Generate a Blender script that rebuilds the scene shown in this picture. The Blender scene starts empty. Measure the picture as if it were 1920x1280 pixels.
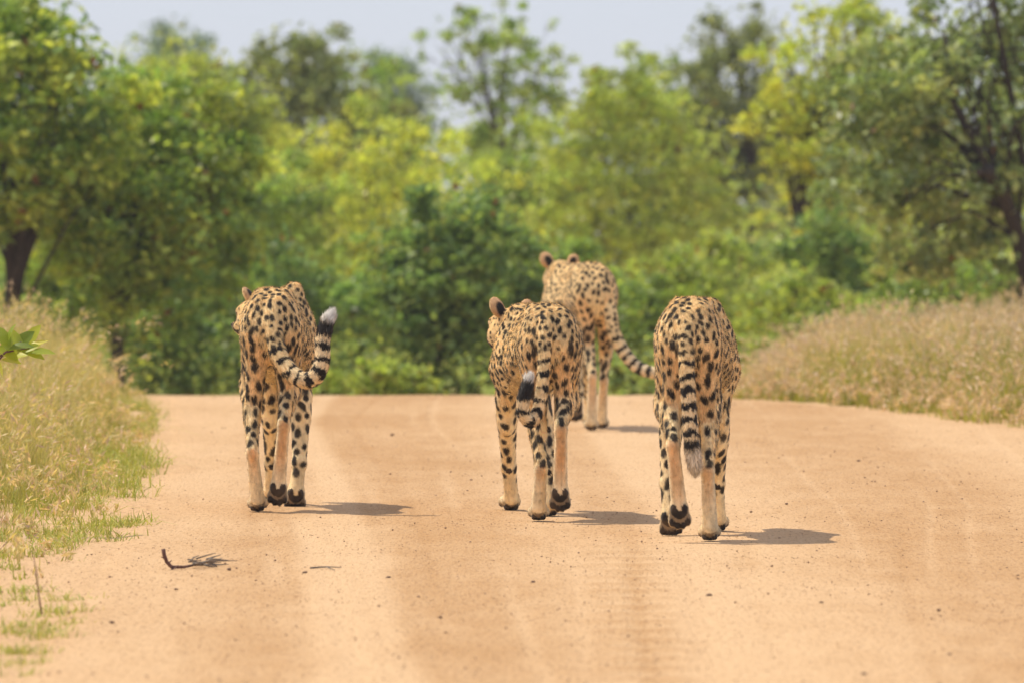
import bpy, math, random
import numpy as np
from mathutils import Vector, kdtree

rng = np.random.default_rng(7)
random.seed(7)
scene = bpy.context.scene
COL = scene.collection

# ------------------------------------------------------------------ camera, sky, sun, exposure
FPX, CAMH, HORIZ = 15000.0, 1.2, 346.0          # focal length in photo pixels, eye height, horizon row
PITCH = math.atan((640 - HORIZ) / FPX)
cam_d = bpy.data.cameras.new('camera')
cam = bpy.data.objects.new('camera', cam_d); COL.objects.link(cam)
cam.location = (0, 0, CAMH); cam.rotation_euler = (math.pi / 2 - PITCH, 0, 0)
cam_d.sensor_width = 36; cam_d.lens = FPX / 1920 * 36
cam_d.clip_start = .5; cam_d.clip_end = 5000
cam_d.dof.use_dof = True; cam_d.dof.focus_distance = 28.2; cam_d.dof.aperture_fstop = 6.5
cam_d.dof.aperture_blades = 0
scene.camera = cam
scene.render.resolution_x, scene.render.resolution_y = 1024, 682

SUN = Vector((-.32, .14, .62)).normalized()      # towards the sun
world = bpy.data.worlds.new('World'); scene.world = world; world.use_nodes = True
wn = world.node_tree; wn.nodes.clear()
sky = wn.nodes.new('ShaderNodeTexSky'); sky.sky_type = 'NISHITA'; sky.sun_disc = False
sky.sun_elevation = math.asin(SUN.z); sky.sun_rotation = math.atan2(SUN.x, SUN.y)
sky.altitude = 400; sky.air_density = 1.0; sky.dust_density = .5; sky.ozone_density = 6.0
bg = wn.nodes.new('ShaderNodeBackground'); bg.inputs[1].default_value = .15
wo = wn.nodes.new('ShaderNodeOutputWorld')
haze_mix = wn.nodes.new('ShaderNodeMix'); haze_mix.data_type = 'RGBA'; haze_mix.inputs[0].default_value = .88   # thin even high haze over the blue
haze_mix.inputs[7].default_value = (2.36, 2.47, 2.88, 1)
wn.links.new(sky.outputs[0], haze_mix.inputs[6]); wn.links.new(haze_mix.outputs[2], bg.inputs[0]); wn.links.new(bg.outputs[0], wo.inputs[0])
sd = bpy.data.lights.new('sun', 'SUN'); sd.energy = 2.35; sd.angle = math.radians(.53); sd.color = (1, .90, .74)
so = bpy.data.objects.new('sun', sd); COL.objects.link(so); so.location = (-20, 10, 40)
so.rotation_euler = SUN.to_track_quat('Z', 'Y').to_euler()
vs = scene.view_settings
vs.view_transform = 'Standard'; vs.look = 'None'; vs.gamma = 1; vs.exposure = .80; vs.use_curve_mapping = False

# ------------------------------------------------------------------ helpers
def ray(px, py):
    c, s = math.cos(PITCH), math.sin(PITCH)
    x = px - 960; u = 640 - py
    return np.array([x, FPX * c + u * s, -FPX * s + u * c])
def P(px, py, d):                                # the point at distance d along +Y seen at that pixel
    r = ray(px, py); t = d / r[1]
    return np.array([r[0] * t, d, CAMH + r[2] * t])
def G(px, py):                                   # the point of the level road seen at that pixel
    r = ray(px, py); t = -CAMH / r[2]
    return np.array([r[0] * t, r[1] * t])
def sstep(a, b, x):
    t = np.clip((x - a) / (b - a), 0, 1); return t * t * (3 - 2 * t)
def hash3(i, j, k):
    n = (i * 73856093) ^ (j * 19349663) ^ (k * 83492791)
    n = (n ^ (n >> 13)) * 1274126177
    return ((n ^ (n >> 16)) & 0xffff) / 65535.0
def noise(p):                                    # value noise 0..1
    f = np.floor(p).astype(np.int64); t = p - f; t = t * t * (3 - 2 * t); r = 0
    for a in (0, 1):
        for b in (0, 1):
            for c in (0, 1):
                w = (t[:, 0] if a else 1 - t[:, 0]) * (t[:, 1] if b else 1 - t[:, 1]) * (t[:, 2] if c else 1 - t[:, 2])
                r = r + w * hash3(f[:, 0] + a, f[:, 1] + b, f[:, 2] + c)
    return r

def mesh_np(name, V, faces, mat=None, col=None, smooth=False, extra=None):
    """faces: list of int arrays (m,3) / (m,4)"""
    me = bpy.data.meshes.new(name)
    V = np.asarray(V, np.float32); me.vertices.add(len(V)); me.vertices.foreach_set('co', V.ravel())
    faces = [np.asarray(f, np.int32) for f in faces if len(f)]
    nl = sum(f.size for f in faces); npoly = sum(len(f) for f in faces)
    me.loops.add(nl); me.polygons.add(npoly)
    me.loops.foreach_set('vertex_index', np.concatenate([f.ravel() for f in faces]))
    tot = np.concatenate([np.full(len(f), f.shape[1], np.int32) for f in faces])
    st = np.concatenate([[0], np.cumsum(tot)[:-1]]).astype(np.int32)
    me.polygons.foreach_set('loop_start', st)
    try: me.polygons.foreach_set('loop_total', tot)
    except Exception: pass
    if smooth: me.polygons.foreach_set('use_smooth', np.ones(npoly, bool))
    me.update(calc_edges=True)
    if col is not None:
        a = me.color_attributes.new('Col', 'FLOAT_COLOR', 'POINT')
        c = np.ones((len(V), 4), np.float32); c[:, :3] = col; a.data.foreach_set('color', c.ravel())
    for k, v in (extra or {}).items():
        a = me.attributes.new(k, 'FLOAT', 'POINT'); a.data.foreach_set('value', np.asarray(v, np.float32))
    if mat: me.materials.append(mat)
    return me
def add(name, me, parent=None, label=None, cat=None, group=None, kind=None, loc=None):
    o = bpy.data.objects.new(name, me); COL.objects.link(o)
    if parent: o.parent = parent
    if loc is not None: o.location = loc
    for k, v in (('label', label), ('category', cat), ('group', group), ('kind', kind)):
        if v: o[k] = v
    return o

class Tubes:
    def __init__(s): s.V = []; s.F = []; s.T = []; s.n = 0
    def tube(s, pts, rad, seg=7):
        pts = np.asarray(pts, float); n = len(pts)
        tan = np.gradient(pts, axis=0); tan /= np.linalg.norm(tan, axis=1)[:, None] + 1e-9
        ref = np.array([0.31, .95, .05]); 
        ang = np.linspace(0, 2 * math.pi, seg, endpoint=False)
        for i in range(n):
            a = np.cross(tan[i], ref); 
            if np.linalg.norm(a) < .1: a = np.cross(tan[i], [1, 0, 0])
            a /= np.linalg.norm(a); b = np.cross(tan[i], a)
            s.V.append(pts[i] + rad[i] * (np.cos(ang)[:, None] * a + np.sin(ang)[:, None] * b))
        for i in range(n - 1):
            for k in range(seg):
                k2 = (k + 1) % seg; o = s.n + i * seg
                s.F.append((o + k, o + k2, o + seg + k2, o + seg + k))
        o0 = s.n; o1 = s.n + (n - 1) * seg
        for k in range(1, seg - 1):
            s.T.append((o0, o0 + k + 1, o0 + k)); s.T.append((o1, o1 + k, o1 + k + 1))
        s.n += n * seg
    def mesh(s, name, mat): return mesh_np(name, np.concatenate(s.V), [s.F, s.T], mat, smooth=True)

def newmat(name):
    m = bpy.data.materials.new(name); m.use_nodes = True
    nt = m.node_tree; nt.nodes.clear()
    return m, nt.nodes.new, nt.links.new
def mathn(N, L, op, a, b=None):
    n = N('ShaderNodeMath'); n.operation = op
    for i, v in enumerate((a, b)):
        if v is None: continue
        if isinstance(v, (int, float)): n.inputs[i].default_value = v
        else: L(v, n.inputs[i])
    return n.outputs[0]
def mixc(N, L, fac, a, b, mode='MIX'):
    n = N('ShaderNodeMix'); n.data_type = 'RGBA'; n.blend_type = mode
    for i, v in ((0, fac), (6, a), (7, b)):
        if isinstance(v, (int, float)): n.inputs[i].default_value = v
        elif isinstance(v, tuple): n.inputs[i].default_value = (*v, 1)
        else: L(v, n.inputs[i])
    return n.outputs[2]
def noisen(N, L, vec, scale, detail=4, rough=.55):
    n = N('ShaderNodeTexNoise'); n.inputs['Scale'].default_value = scale
    n.inputs['Detail'].default_value = detail; n.inputs['Roughness'].default_value = rough
    if vec is not None: L(vec, n.inputs['Vector'])
    return n.outputs['Fac']
def rampn(N, L, fac, p0, p1):
    n = N('ShaderNodeMapRange'); n.interpolation_type = 'SMOOTHSTEP'
    n.inputs['From Min'].default_value = p0; n.inputs['From Max'].default_value = p1
    L(fac, n.inputs['Value']); return n.outputs['Result']

def mat_leaf(name, trans=.5, rough=.42, spec=.45):
    m, N, L = newmat(name)
    a = N('ShaderNodeAttribute'); a.attribute_name = 'Col'
    b = N('ShaderNodeBsdfPrincipled'); b.inputs['Roughness'].default_value = rough
    b.inputs['Specular IOR Level'].default_value = spec
    L(a.outputs['Color'], b.inputs['Base Color'])
    t = N('ShaderNodeBsdfTranslucent')
    c = mixc(N, L, 1.0, a.outputs['Color'], (1.15, 1.15, .6), 'MULTIPLY'); L(c, t.inputs['Color'])
    mx = N('ShaderNodeMixShader'); mx.inputs[0].default_value = trans
    L(b.outputs[0], mx.inputs[1]); L(t.outputs[0], mx.inputs[2])
    o = N('ShaderNodeOutputMaterial'); L(mx.outputs[0], o.inputs[0])
    return m
def mat_attr(name, rough=.6, spec=.3, sheen=0, trans=0):
    m, N, L = newmat(name)
    a = N('ShaderNodeAttribute'); a.attribute_name = 'Col'
    b = N('ShaderNodeBsdfPrincipled'); b.inputs['Roughness'].default_value = rough
    b.inputs['Specular IOR Level'].default_value = spec
    b.inputs['Sheen Weight'].default_value = sheen; b.inputs['Sheen Roughness'].default_value = .4
    L(a.outputs['Color'], b.inputs['Base Color'])
    o = N('ShaderNodeOutputMaterial'); sh = b.outputs[0]
    if trans:
        t = N('ShaderNodeBsdfTranslucent'); L(a.outputs['Color'], t.inputs['Color'])
        mx = N('ShaderNodeMixShader'); mx.inputs[0].default_value = trans
        L(sh, mx.inputs[1]); L(t.outputs[0], mx.inputs[2]); sh = mx.outputs[0]
    L(sh, o.inputs[0]); return m
def mat_bark(name, c0, c1):
    m, N, L = newmat(name)
    g = N('ShaderNodeTexCoord').outputs['Object']
    mp = N('ShaderNodeMapping'); mp.inputs['Scale'].default_value = (1, 1, .25); L(g, mp.inputs[0])
    f = noisen(N, L, mp.outputs[0], 45, 5, .65)
    b = N('ShaderNodeBsdfPrincipled'); b.inputs['Roughness'].default_value = .9
    L(mixc(N, L, rampn(N, L, f, .3, .7), c0, c1), b.inputs['Base Color'])
    bp = N('ShaderNodeBump'); bp.inputs['Strength'].default_value = .6; bp.inputs['Distance'].default_value = .01
    L(f, bp.inputs['Height']); L(bp.outputs[0], b.inputs['Normal'])
    o = N('ShaderNodeOutputMaterial'); L(b.outputs[0], o.inputs[0]); return m
def mat_sand(name, road):
    m, N, L = newmat(name)
    g = N('ShaderNodeTexCoord').outputs['Object']
    mp = N('ShaderNodeMapping'); mp.inputs['Scale'].default_value = (1, .35, 1); L(g, mp.inputs[0])
    big = noisen(N, L, mp.outputs[0], 1.3, 5, .6)
    mp3 = N('ShaderNodeMapping'); mp3.inputs['Scale'].default_value = (1, .16, 1); L(g, mp3.inputs[0])
    mid = noisen(N, L, mp3.outputs[0], 9, 5, .7)
    mp2 = N('ShaderNodeMapping'); mp2.inputs['Scale'].default_value = (1, .14, 1); L(g, mp2.inputs[0])
    fine = noisen(N, L, mp2.outputs[0], 75, 4, .75)
    light, dark = (.64, .425, .235), (.45, .255, .110)
    if road:
        a = N('ShaderNodeAttribute'); a.attribute_name = 'track'
        f = mathn(N, L, 'ADD', a.outputs['Fac'], mathn(N, L, 'MULTIPLY', mathn(N, L, 'SUBTRACT', big, .5), .9))
        f = mathn(N, L, 'ADD', f, mathn(N, L, 'MULTIPLY', mathn(N, L, 'SUBTRACT', mid, .5), .75))
        c = mixc(N, L, rampn(N, L, f, -.1, 1.1), light, dark)
        gr = mathn(N, L, 'MULTIPLY', rampn(N, L, fine, .48, .72), mathn(N, L, 'ADD', mathn(N, L, 'MULTIPLY', rampn(N, L, f, 0, 1), .5), .42))
    else:
        f = mathn(N, L, 'ADD', mathn(N, L, 'MULTIPLY', mathn(N, L, 'SUBTRACT', big, .5), .9), .24)
        f = mathn(N, L, 'ADD', f, mathn(N, L, 'MULTIPLY', mathn(N, L, 'SUBTRACT', mid, .5), .75))
        c = mixc(N, L, rampn(N, L, f, -.1, 1.1), light, dark)
        gr = mathn(N, L, 'MULTIPLY', rampn(N, L, fine, .48, .72), mathn(N, L, 'ADD', mathn(N, L, 'MULTIPLY', rampn(N, L, f, 0, 1), .5), .42))
    c = mixc(N, L, gr, c, (.28, .145, .06))
    mp4 = N('ShaderNodeMapping'); mp4.inputs['Scale'].default_value = (1, .085, 1); L(g, mp4.inputs[0])
    speck = rampn(N, L, noisen(N, L, mp4.outputs[0], 115, 2, .5), .60, .70)
    c = mixc(N, L, mathn(N, L, 'MULTIPLY', speck, .5), c, (.24, .125, .055))
    pale = rampn(N, L, noisen(N, L, mp2.outputs[0], 120, 2, .6), .66, .74)
    c = mixc(N, L, mathn(N, L, 'MULTIPLY', pale, .45), c, (.70, .50, .33))
    b = N('ShaderNodeBsdfPrincipled'); b.inputs['Roughness'].default_value = .95
    b.inputs['Specular IOR Level'].default_value = .12
    L(c, b.inputs['Base Color'])
    h = mathn(N, L, 'ADD', mathn(N, L, 'MULTIPLY', fine, .45), mid)
    bp = N('ShaderNodeBump'); bp.inputs['Strength'].default_value = .8; bp.inputs['Distance'].default_value = .014
    L(h, bp.inputs['Height']); L(bp.outputs[0], b.inputs['Normal'])
    o = N('ShaderNodeOutputMaterial'); L(b.outputs[0], o.inputs[0]); return m

M_leaf = mat_leaf('leaf'); M_gloss = mat_leaf('glossy_leaf', .42, .40, .6)
M_grass = mat_leaf('grass_blade', .35, .55, .3)
M_bark = mat_bark('dark_bark', (.018, .013, .010), (.055, .042, .032))
M_bark2 = mat_bark('grey_bark', (.05, .042, .035), (.13, .11, .09))
M_twig = mat_bark('twig_bark', (.10, .045, .035), (.20, .10, .075))
M_greytwig = mat_bark('grey_twig', (.12, .095, .075), (.26, .21, .16))
M_road = mat_sand('sandy_road', True); M_soil = mat_sand('sandy_soil', False)
M_gravel = mat_bark('gravel', (.22, .125, .07), (.42, .27, .16))
M_stone = mat_bark('stone', (.15, .085, .055), (.30, .18, .11))
M_fur = mat_attr('fur', .5, .35, .15, .3); M_hide = mat_attr('hide', .75, .15, .1)

# ------------------------------------------------------------------ terrain, road
LE = np.array([(-30, -1.1), (15, -1.2), (19.7, -1.26), (24.5, -1.355), (32.5, -1.495), (39.6, -1.74), (45.5, -1.98), (47, -2.25), (50, -3.6), (53, -6.5), (56, -11)])
RE = np.array([(-30, 4.9), (15, 4.6), (20, 4.4), (30, 3.6), (39.5, 2.53), (41, 2.24), (42.7, 1.96), (44.3, 1.6), (45.3, 1.26), (47, .95), (50, .2), (53, -1.6), (56, -5.5)])
xl = lambda y: np.interp(y, LE[:, 0], LE[:, 1])
xr = lambda y: np.interp(y, RE[:, 0], RE[:, 1])
def terrain(x, y):
    x = np.asarray(x, float); y = np.asarray(y, float)
    t = np.clip(y - 44, 0, None)
    h = np.where(t < 5.8, -.0039 * t * t, -.131 - .045 * (t - 5.8))
    h = np.maximum(h, -2.9 + 0 * h) - .0 * y
    m = 1 - .85 * sstep(1.4, 4.0, x) * (1 - sstep(62, 90, y))
    left = 1 - .6 * sstep(-2.6, -5, x) * (1 - sstep(62, 90, y)) * (1 - sstep(46, 47, y)) 
    return h * m
def ground():
    xs = np.concatenate([np.linspace(-260, -12, 30), np.linspace(-11, 11, 111), np.linspace(12, 260, 30)])
    ys = np.concatenate([np.linspace(-60, 14, 20), np.linspace(15, 110, 240), np.linspace(112, 420, 60)])
    X, Y = np.meshgrid(xs, ys, indexing='ij')
    Z = terrain(X, Y) - .008
    nx, ny = X.shape; i = np.arange(nx * ny).reshape(nx, ny)
    F = np.stack([i[:-1, :-1], i[1:, :-1], i[1:, 1:], i[:-1, 1:]], -1).reshape(-1, 4)
    me = mesh_np('ground', np.stack([X, Y, Z], -1).reshape(-1, 3), [F], M_soil, smooth=True)
    add('ground', me, kind='structure')
ground()
def haze():
    m, N, L = newmat('haze'); v = N('ShaderNodeVolumePrincipled')
    v.inputs['Color'].default_value = (.93, .95, 1, 1); v.inputs['Density'].default_value = .0005; v.inputs['Anisotropy'].default_value = .2
    o = N('ShaderNodeOutputMaterial'); L(v.outputs[0], o.inputs['Volume'])
    x0, x1, y0, y1, z0, z1 = -265, 265, -65, 425, -4.2, 9
    V = [(x, y, z) for x in (x0, x1) for y in (y0, y1) for z in (z0, z1)]
    F = [(0, 1, 3, 2), (4, 6, 7, 5), (0, 4, 5, 1), (2, 3, 7, 6), (0, 2, 6, 4), (1, 5, 7, 3)]
    add('haze', mesh_np('haze', V, [F], m), kind='stuff')
haze()
def gpoly(pts):                                   # pixel polyline on the road -> (distance, X)
    q = sorted([(G(a, b)[1], G(a, b)[0]) for a, b in pts]); return np.array(q)
def road():
    ys = np.concatenate([np.linspace(-25, 15, 60)[:-1], np.arange(15, 56, .07)])
    us = np.linspace(0, 1, 240)
    Y, U = np.meshgrid(ys, us, indexing='ij')
    wob = .05 * (noise(np.stack([Y.ravel() * 1.6, U.ravel() * 0, Y.ravel() * 0 + 3.3], -1)).reshape(Y.shape) - .5)
    X = (xl(Y) + wob * (1 - U)) * (1 - U) + xr(Y) * U
    rut = lambda c, w: np.exp(-((X - c) / w) ** 2)
    edge = sstep(0, .03, U) * sstep(0, .03, 1 - U)
    p = np.stack([X.ravel(), Y.ravel() * .5, X.ravel() * 0], -1)
    Z = terrain(X, Y) - .013 * (1 - edge) + .006 * (noise(p * 2.2).reshape(X.shape) - .5) * edge
    def band(lo, hi, soft0, soft1):
        a = gpoly(lo); b = gpoly(hi)
        A = np.interp(Y, a[:, 0], a[:, 1]); B = np.interp(Y, b[:, 0], b[:, 1])
        return sstep(-soft0, soft0, X - A) * sstep(-soft1, soft1, B - X)
    T = np.full(X.shape, .22)
    T += .34 * band([(360, 1280), (400, 1060), (470, 900), (470, 790)], [(560, 1280), (568, 1060), (575, 900), (545, 790)], .16, .07)
    T -= .16 * band([(560, 1280), (568, 1060), (575, 900), (545, 790)], [(772, 1280), (722, 1060), (650, 900), (588, 790)], .07, .05)
    T += .42 * band([(772, 1280), (722, 1060), (650, 900), (588, 790)], [(1050, 1280), (1010, 1060), (930, 900), (880, 790)], .05, .25)
    T += .2 * band([(1130, 1280), (1100, 1060), (1060, 950), (960, 800)], [(1300, 1280), (1242, 1060), (1205, 950), (1090, 800)], .16, .06)
    T -= .2 * band([(1300, 1280), (1242, 1060), (1205, 950), (1090, 800)], [(1520, 1280), (1430, 1060), (1370, 950), (1210, 800)], .06, .14)
    T += .40 * band([(1850, 1280), (1600, 1060), (1470, 950), (1300, 800)], [(2700, 1280), (2200, 1060), (1950, 950), (1650, 800)], .22, .3)
    ea, eb = gpoly([(772, 1280), (722, 1060), (650, 900), (588, 790)]), gpoly([(1300, 1280), (1242, 1060), (1205, 950), (1090, 800)])
    EA, EB = np.interp(Y, ea[:, 0], ea[:, 1]), np.interp(Y, eb[:, 0], eb[:, 1])
    for j in range(26):                              # thin tyre lines that come and go
        lam = rng.uniform(-.9, 2.6); w = rng.uniform(.010, .035); xx = EA * (1 - lam) + EB * lam + .03 * np.sin(Y * .35 + j)
        on = sstep(.40, .66, noise(np.stack([Y.ravel() * .22, 0 * Y.ravel() + j * 3.7, 0 * Y.ravel()], -1)).reshape(Y.shape))
        T += rng.choice([-.22, .13]) * np.exp(-((X - xx) / w) ** 2) * on
        Z -= .002 * np.exp(-((X - xx) / w) ** 2) * on * edge
    corr = band([(1140, 1280), (1110, 1060), (1100, 1000), (1090, 900)], [(1300, 1280), (1242, 1060), (1215, 1000), (1150, 900)], .06, .03) * sstep(27.5, 25.5, Y)
    T += corr * (.14 * np.sin(Y * 2 * math.pi / .42))
    Z += corr * .004 * np.sin(Y * 2 * math.pi / .42)
    nx, ny = X.shape; i = np.arange(nx * ny).reshape(nx, ny)
    F = np.stack([i[:-1, :-1], i[:-1, 1:], i[1:, 1:], i[1:, :-1]], -1).reshape(-1, 4)
    me = mesh_np('road', np.stack([X, Y, Z], -1).reshape(-1, 3), [F], M_road, smooth=True, extra={'track': T.ravel()})
    add('road', me, kind='structure')
road()

# ------------------------------------------------------------------ trees and bushes
PAL = {  # leaf colours (linear); half is reflected, half shines through
 'mopane': [(.115, .180, .034), (.160, .215, .040), (.075, .130, .030), (.225, .255, .042)],
 'dark':   [(.090, .145, .040), (.125, .180, .044), (.065, .115, .034), (.160, .210, .050)],
 'yellow': [(.235, .260, .036), (.200, .245, .036), (.255, .262, .036), (.150, .205, .036)],
 'bright': [(.160, .210, .038), (.185, .225, .040), (.125, .175, .034), (.215, .235, .044)],
 'green':  [(.120, .180, .038), (.150, .205, .042), (.090, .145, .034), (.185, .225, .044)],
 'olive':  [(.120, .145, .050), (.095, .120, .044), (.150, .170, .055), (.075, .100, .036)],
 'grey':   [(.140, .180, .062), (.115, .160, .052), (.180, .205, .070), (.085, .125, .036)],
 'blue':   [(.070, .120, .065), (.085, .130, .070), (.058, .100, .056), (.098, .140, .070)],  # far trees: bluish haze of distance put into the leaf colour
}
def leaves_mesh(name, Pts, size, col, mat, aspect=.5, up=.55):
    n = len(Pts)
    nrm = rng.normal(size=(n, 3)); nrm[:, 2] = np.abs(nrm[:, 2]) * (1 + up); nrm /= np.linalg.norm(nrm, axis=1)[:, None]
    a = np.cross(nrm, rng.normal(size=(n, 3))); a /= np.linalg.norm(a, axis=1)[:, None] + 1e-9
    b = np.cross(nrm, a); s = (size * rng.uniform(.65, 1.35, n))[:, None]
    V = np.stack([Pts - a * s * .5, Pts + b * s * .5 * aspect + a * s * .08, Pts + a * s * .5 - nrm * s * .12, Pts - b * s * .5 * aspect + a * s * .08], 1).reshape(-1, 3)
    F = np.arange(4 * n).reshape(n, 4)
    return mesh_np(name, V, [F], mat, col=np.repeat(col, 4, 0))
TREES = []
def tree(name, label, cat, group, px, top, bot, wpx, d, pal, n, leaf=.06, puff=.17, npuff=60, trunks=(), trad=.03, mat=None,
         bark=None, depth=None, sparse=0., shape=1.0, base_dx=0., fill=.27):
    mat = mat or M_leaf; bark = bark or M_bark
    puff *= .68; npuff = int(npuff * 1.9); leaf *= 1.25; n = int(n * .8)
    s = d / FPX
    cx = (px - 960) * s; zt = P(px, top, d)[2]; zb = P(px, bot, d)[2]
    gz = float(terrain(cx, d)) - .02
    zb = max(zb, gz + .05)
    rx = wpx * s / 2; ry = depth or rx * .8; rz = (zt - zb) / 2; zc = (zt + zb) / 2
    base = np.array([cx + base_dx, d, gz])
    root = add(name, None, label=label, cat=cat, group=group, loc=base)
    # puffs of leaves through the crown, more of them near its skin
    u = rng.normal(size=(npuff, 3)); u /= np.linalg.norm(u, axis=1)[:, None]
    rr = rng.uniform(.25, 1, npuff) ** .5
    pr = puff * (rx + rz) / 2 * rng.uniform(.55, 1.45, npuff)
    c = u * rr[:, None] * np.maximum(np.array([rx, ry, rz])[None] - pr[:, None] * .4, .05)
    c[:, 0] *= np.where(c[:, 2] > 0, 1 - (1 - shape) * c[:, 2] / rz, 1)
    c += rng.normal(size=c.shape) * [.13 * rx, .13 * rx, .09 * rz]
    c += np.array([cx, d, zc])
    c[:, 2] = np.maximum(c[:, 2], gz + .08)
    w = pr ** 2; w /= w.sum()
    k = rng.choice(npuff, n, p=w)
    v = rng.normal(size=(n, 3)); v /= np.linalg.norm(v, axis=1)[:, None]
    Pt = c[k] + v * (pr[k] * rng.uniform(0, 1, n) ** .45)[:, None] * np.array([1.15, 1.15, .8])
    loose = rng.uniform(size=n) < fill                 # leaves between the puffs
    body = v * (rng.uniform(0, 1, n) ** .4)[:, None] * (.80 + .35 * noise(v * 2.3 + d))[:, None] * np.array([rx, ry, rz]) + np.array([cx, d, zc])
    Pt[loose] = body[loose]
    if sparse:                                        # open twiggy sprays
        keep = noise(Pt * 3.1 / max(rx, .3)) > sparse; Pt, k = Pt[keep], k[keep]
    Pt = Pt[Pt[:, 2] > gz + .03] if True else Pt
    k = k[:len(Pt)]; m = len(Pt)
    pals = np.array(PAL[pal]) * (2.5, 2.42, 2.8); ci = rng.integers(0, len(pals), npuff)
    mixf = rng.uniform(0, 1, m)[:, None] ** 1.3
    col = pals[ci[k]] * (1 - mixf) + pals[rng.integers(0, len(pals), m)] * mixf
    col = col * rng.uniform(.6, 1.4, (m, 1)) * rng.uniform(.75, 1.2, npuff)[k][:, None]
    bro = rng.uniform(0, 1, m) < .012; col[bro] = (.22, .10, .035)
    Pt = Pt - base
    add('crown', leaves_mesh('crown', Pt, leaf, col, mat), root, kind='stuff')
    tb = Tubes()
    trunks = trunks or [None]
    cl = c - base
    for ti, tp in enumerate(trunks):
        if tp is None:
            a0 = np.array([0, 0, -.05]); a1 = np.array([rng.normal() * .1 * rx, rng.normal() * .1, (zc - gz)])
            pts = [a0, a0 * .5 + a1 * .5 + rng.normal(size=3) * .05 * rx, a1]; rad = [trad, trad * .75, trad * .45]
        else:
            pts = [P(x, y, d + dy) - base for x, y, dy, r in tp]; rad = [r for *_, r in tp]
            pts = [np.array([pts[0][0], pts[0][1], -.05])] + pts; rad = [rad[0] * 1.15] + rad
        tb.tube(pts, rad, 8)
        e = pts[-1]
        pool = np.argsort(np.linalg.norm((cl - e) * [1, 1, .7], axis=1))[:max(6, npuff // (2 * len(trunks)))]
        for j in pool:
            f = rng.uniform(.35, 1); i0 = min(int(f * (len(pts) - 1)), len(pts) - 2); g = f * (len(pts) - 1) - i0
            s0 = np.array(pts[i0]) * (1 - g) + np.array(pts[i0 + 1]) * g
            r0 = (rad[i0] * (1 - g) + rad[i0 + 1] * g) * .42
            mid = s0 * .45 + cl[j] * .55 + np.array([0, 0, .08 * rx]) + rng.normal(size=3) * .05 * rx
            tb.tube([s0, mid, cl[j]], [r0, r0 * .6, max(.003, r0 * .2)], 5)
            for q in range(2):
                e2 = cl[j] + rng.normal(size=3) * pr[j] * .6
                tb.tube([mid * .4 + cl[j] * .6, e2], [max(.003, r0 * .35), .002], 4)
    add('trunk', tb.mesh('trunk', bark), root)
    return root

gN, gM, gF = 'shrubs along the bush edge', 'trees behind the shrubs', 'distant trees above the bush'
# left side
tree('mopane_tree', 'tall leafy mopane at road bend, its dark trunk rising from dry grass', 'tree', gN, 0, -60, 480, 520, 60.5, 'mopane', 17000, .075, .2, 60, shape=.35,
     trunks=[[(22, 690, 0, .05), (18, 560, 0, .045), (30, 420, .1, .035), (60, 250, .2, .02)]], depth=.9)
tree('mopane_tree', 'mopane with crooked dark double stem above pale dry grass', 'tree', gN, 262, 112, 640, 470, 61.5, 'mopane', 19000, .07, .2, 65,
     trunks=[[(222, 690, 0, .06), (218, 560, 0, .05), (212, 480, 0, .04), (250, 330, .1, .025)], [(226, 600, .1, .035), (250, 520, .1, .03), (320, 380, .2, .02)]], depth=.9)
tree('leafy_shrub', 'dark green shrub behind the cheetah with raised tail', 'shrub', gN, 470, 410, 770, 380, 66, 'dark', 13000, .06, .2, 45)
tree('leafy_shrub', 'shaded shrub filling the gap beside the tall mopane trunk', 'shrub', gN, 70, 440, 760, 300, 67, 'green', 11000, .06, .2, 36)
tree('leafy_shrub', 'mid green shrub wedged under the crooked double-stemmed mopane', 'shrub', gN, 320, 560, 770, 280, 63, 'dark', 8000, .055, .22, 30)
tree('leafy_shrub', 'light green shrub between the crooked mopane and the yellow bush', 'shrub', gN, 480, 270, 620, 340, 70, 'green', 11000, .055, .22, 35)
tree('yellow_bush', 'broad yellow-green bush in the middle of the thicket', 'bush', gM, 690, 195, 620, 540, 78, 'yellow', 17000, .06, .16, 70, depth=1.3)
tree('leafy_shrub', 'dense dark green shrub in front of the yellow bush', 'shrub', gN, 850, 335, 760, 360, 62, 'dark', 19000, .06, .17, 60,
     trunks=[[(775, 740, 0, .035), (770, 640, 0, .03), (800, 520, .1, .02)], [(800, 740, .1, .03), (850, 600, 0, .025), (900, 470, 0, .015)]])
tree('leafy_shrub', 'green shrub right beside the dense dark one', 'shrub', gN, 1020, 420, 770, 260, 67, 'green', 10000, .055, .2, 40)
tree('leafy_shrub', 'shaded shrub between the raised-tail cheetah and the dense dark shrub', 'shrub', gN, 650, 480, 770, 260, 68, 'green', 9500, .055, .2, 36)
tree('low_bush', 'low bright green bush at the crest of the road', 'bush', gN, 728, 668, 790, 160, 56.5, 'bright', 3500, .045, .25, 16, trad=.01)
tree('low_bush', 'tiny bright bush beside the raised-tail cheetah', 'bush', gN, 632, 690, 790, 90, 56.8, 'bright', 1600, .04, .3, 10, trad=.01)
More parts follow.
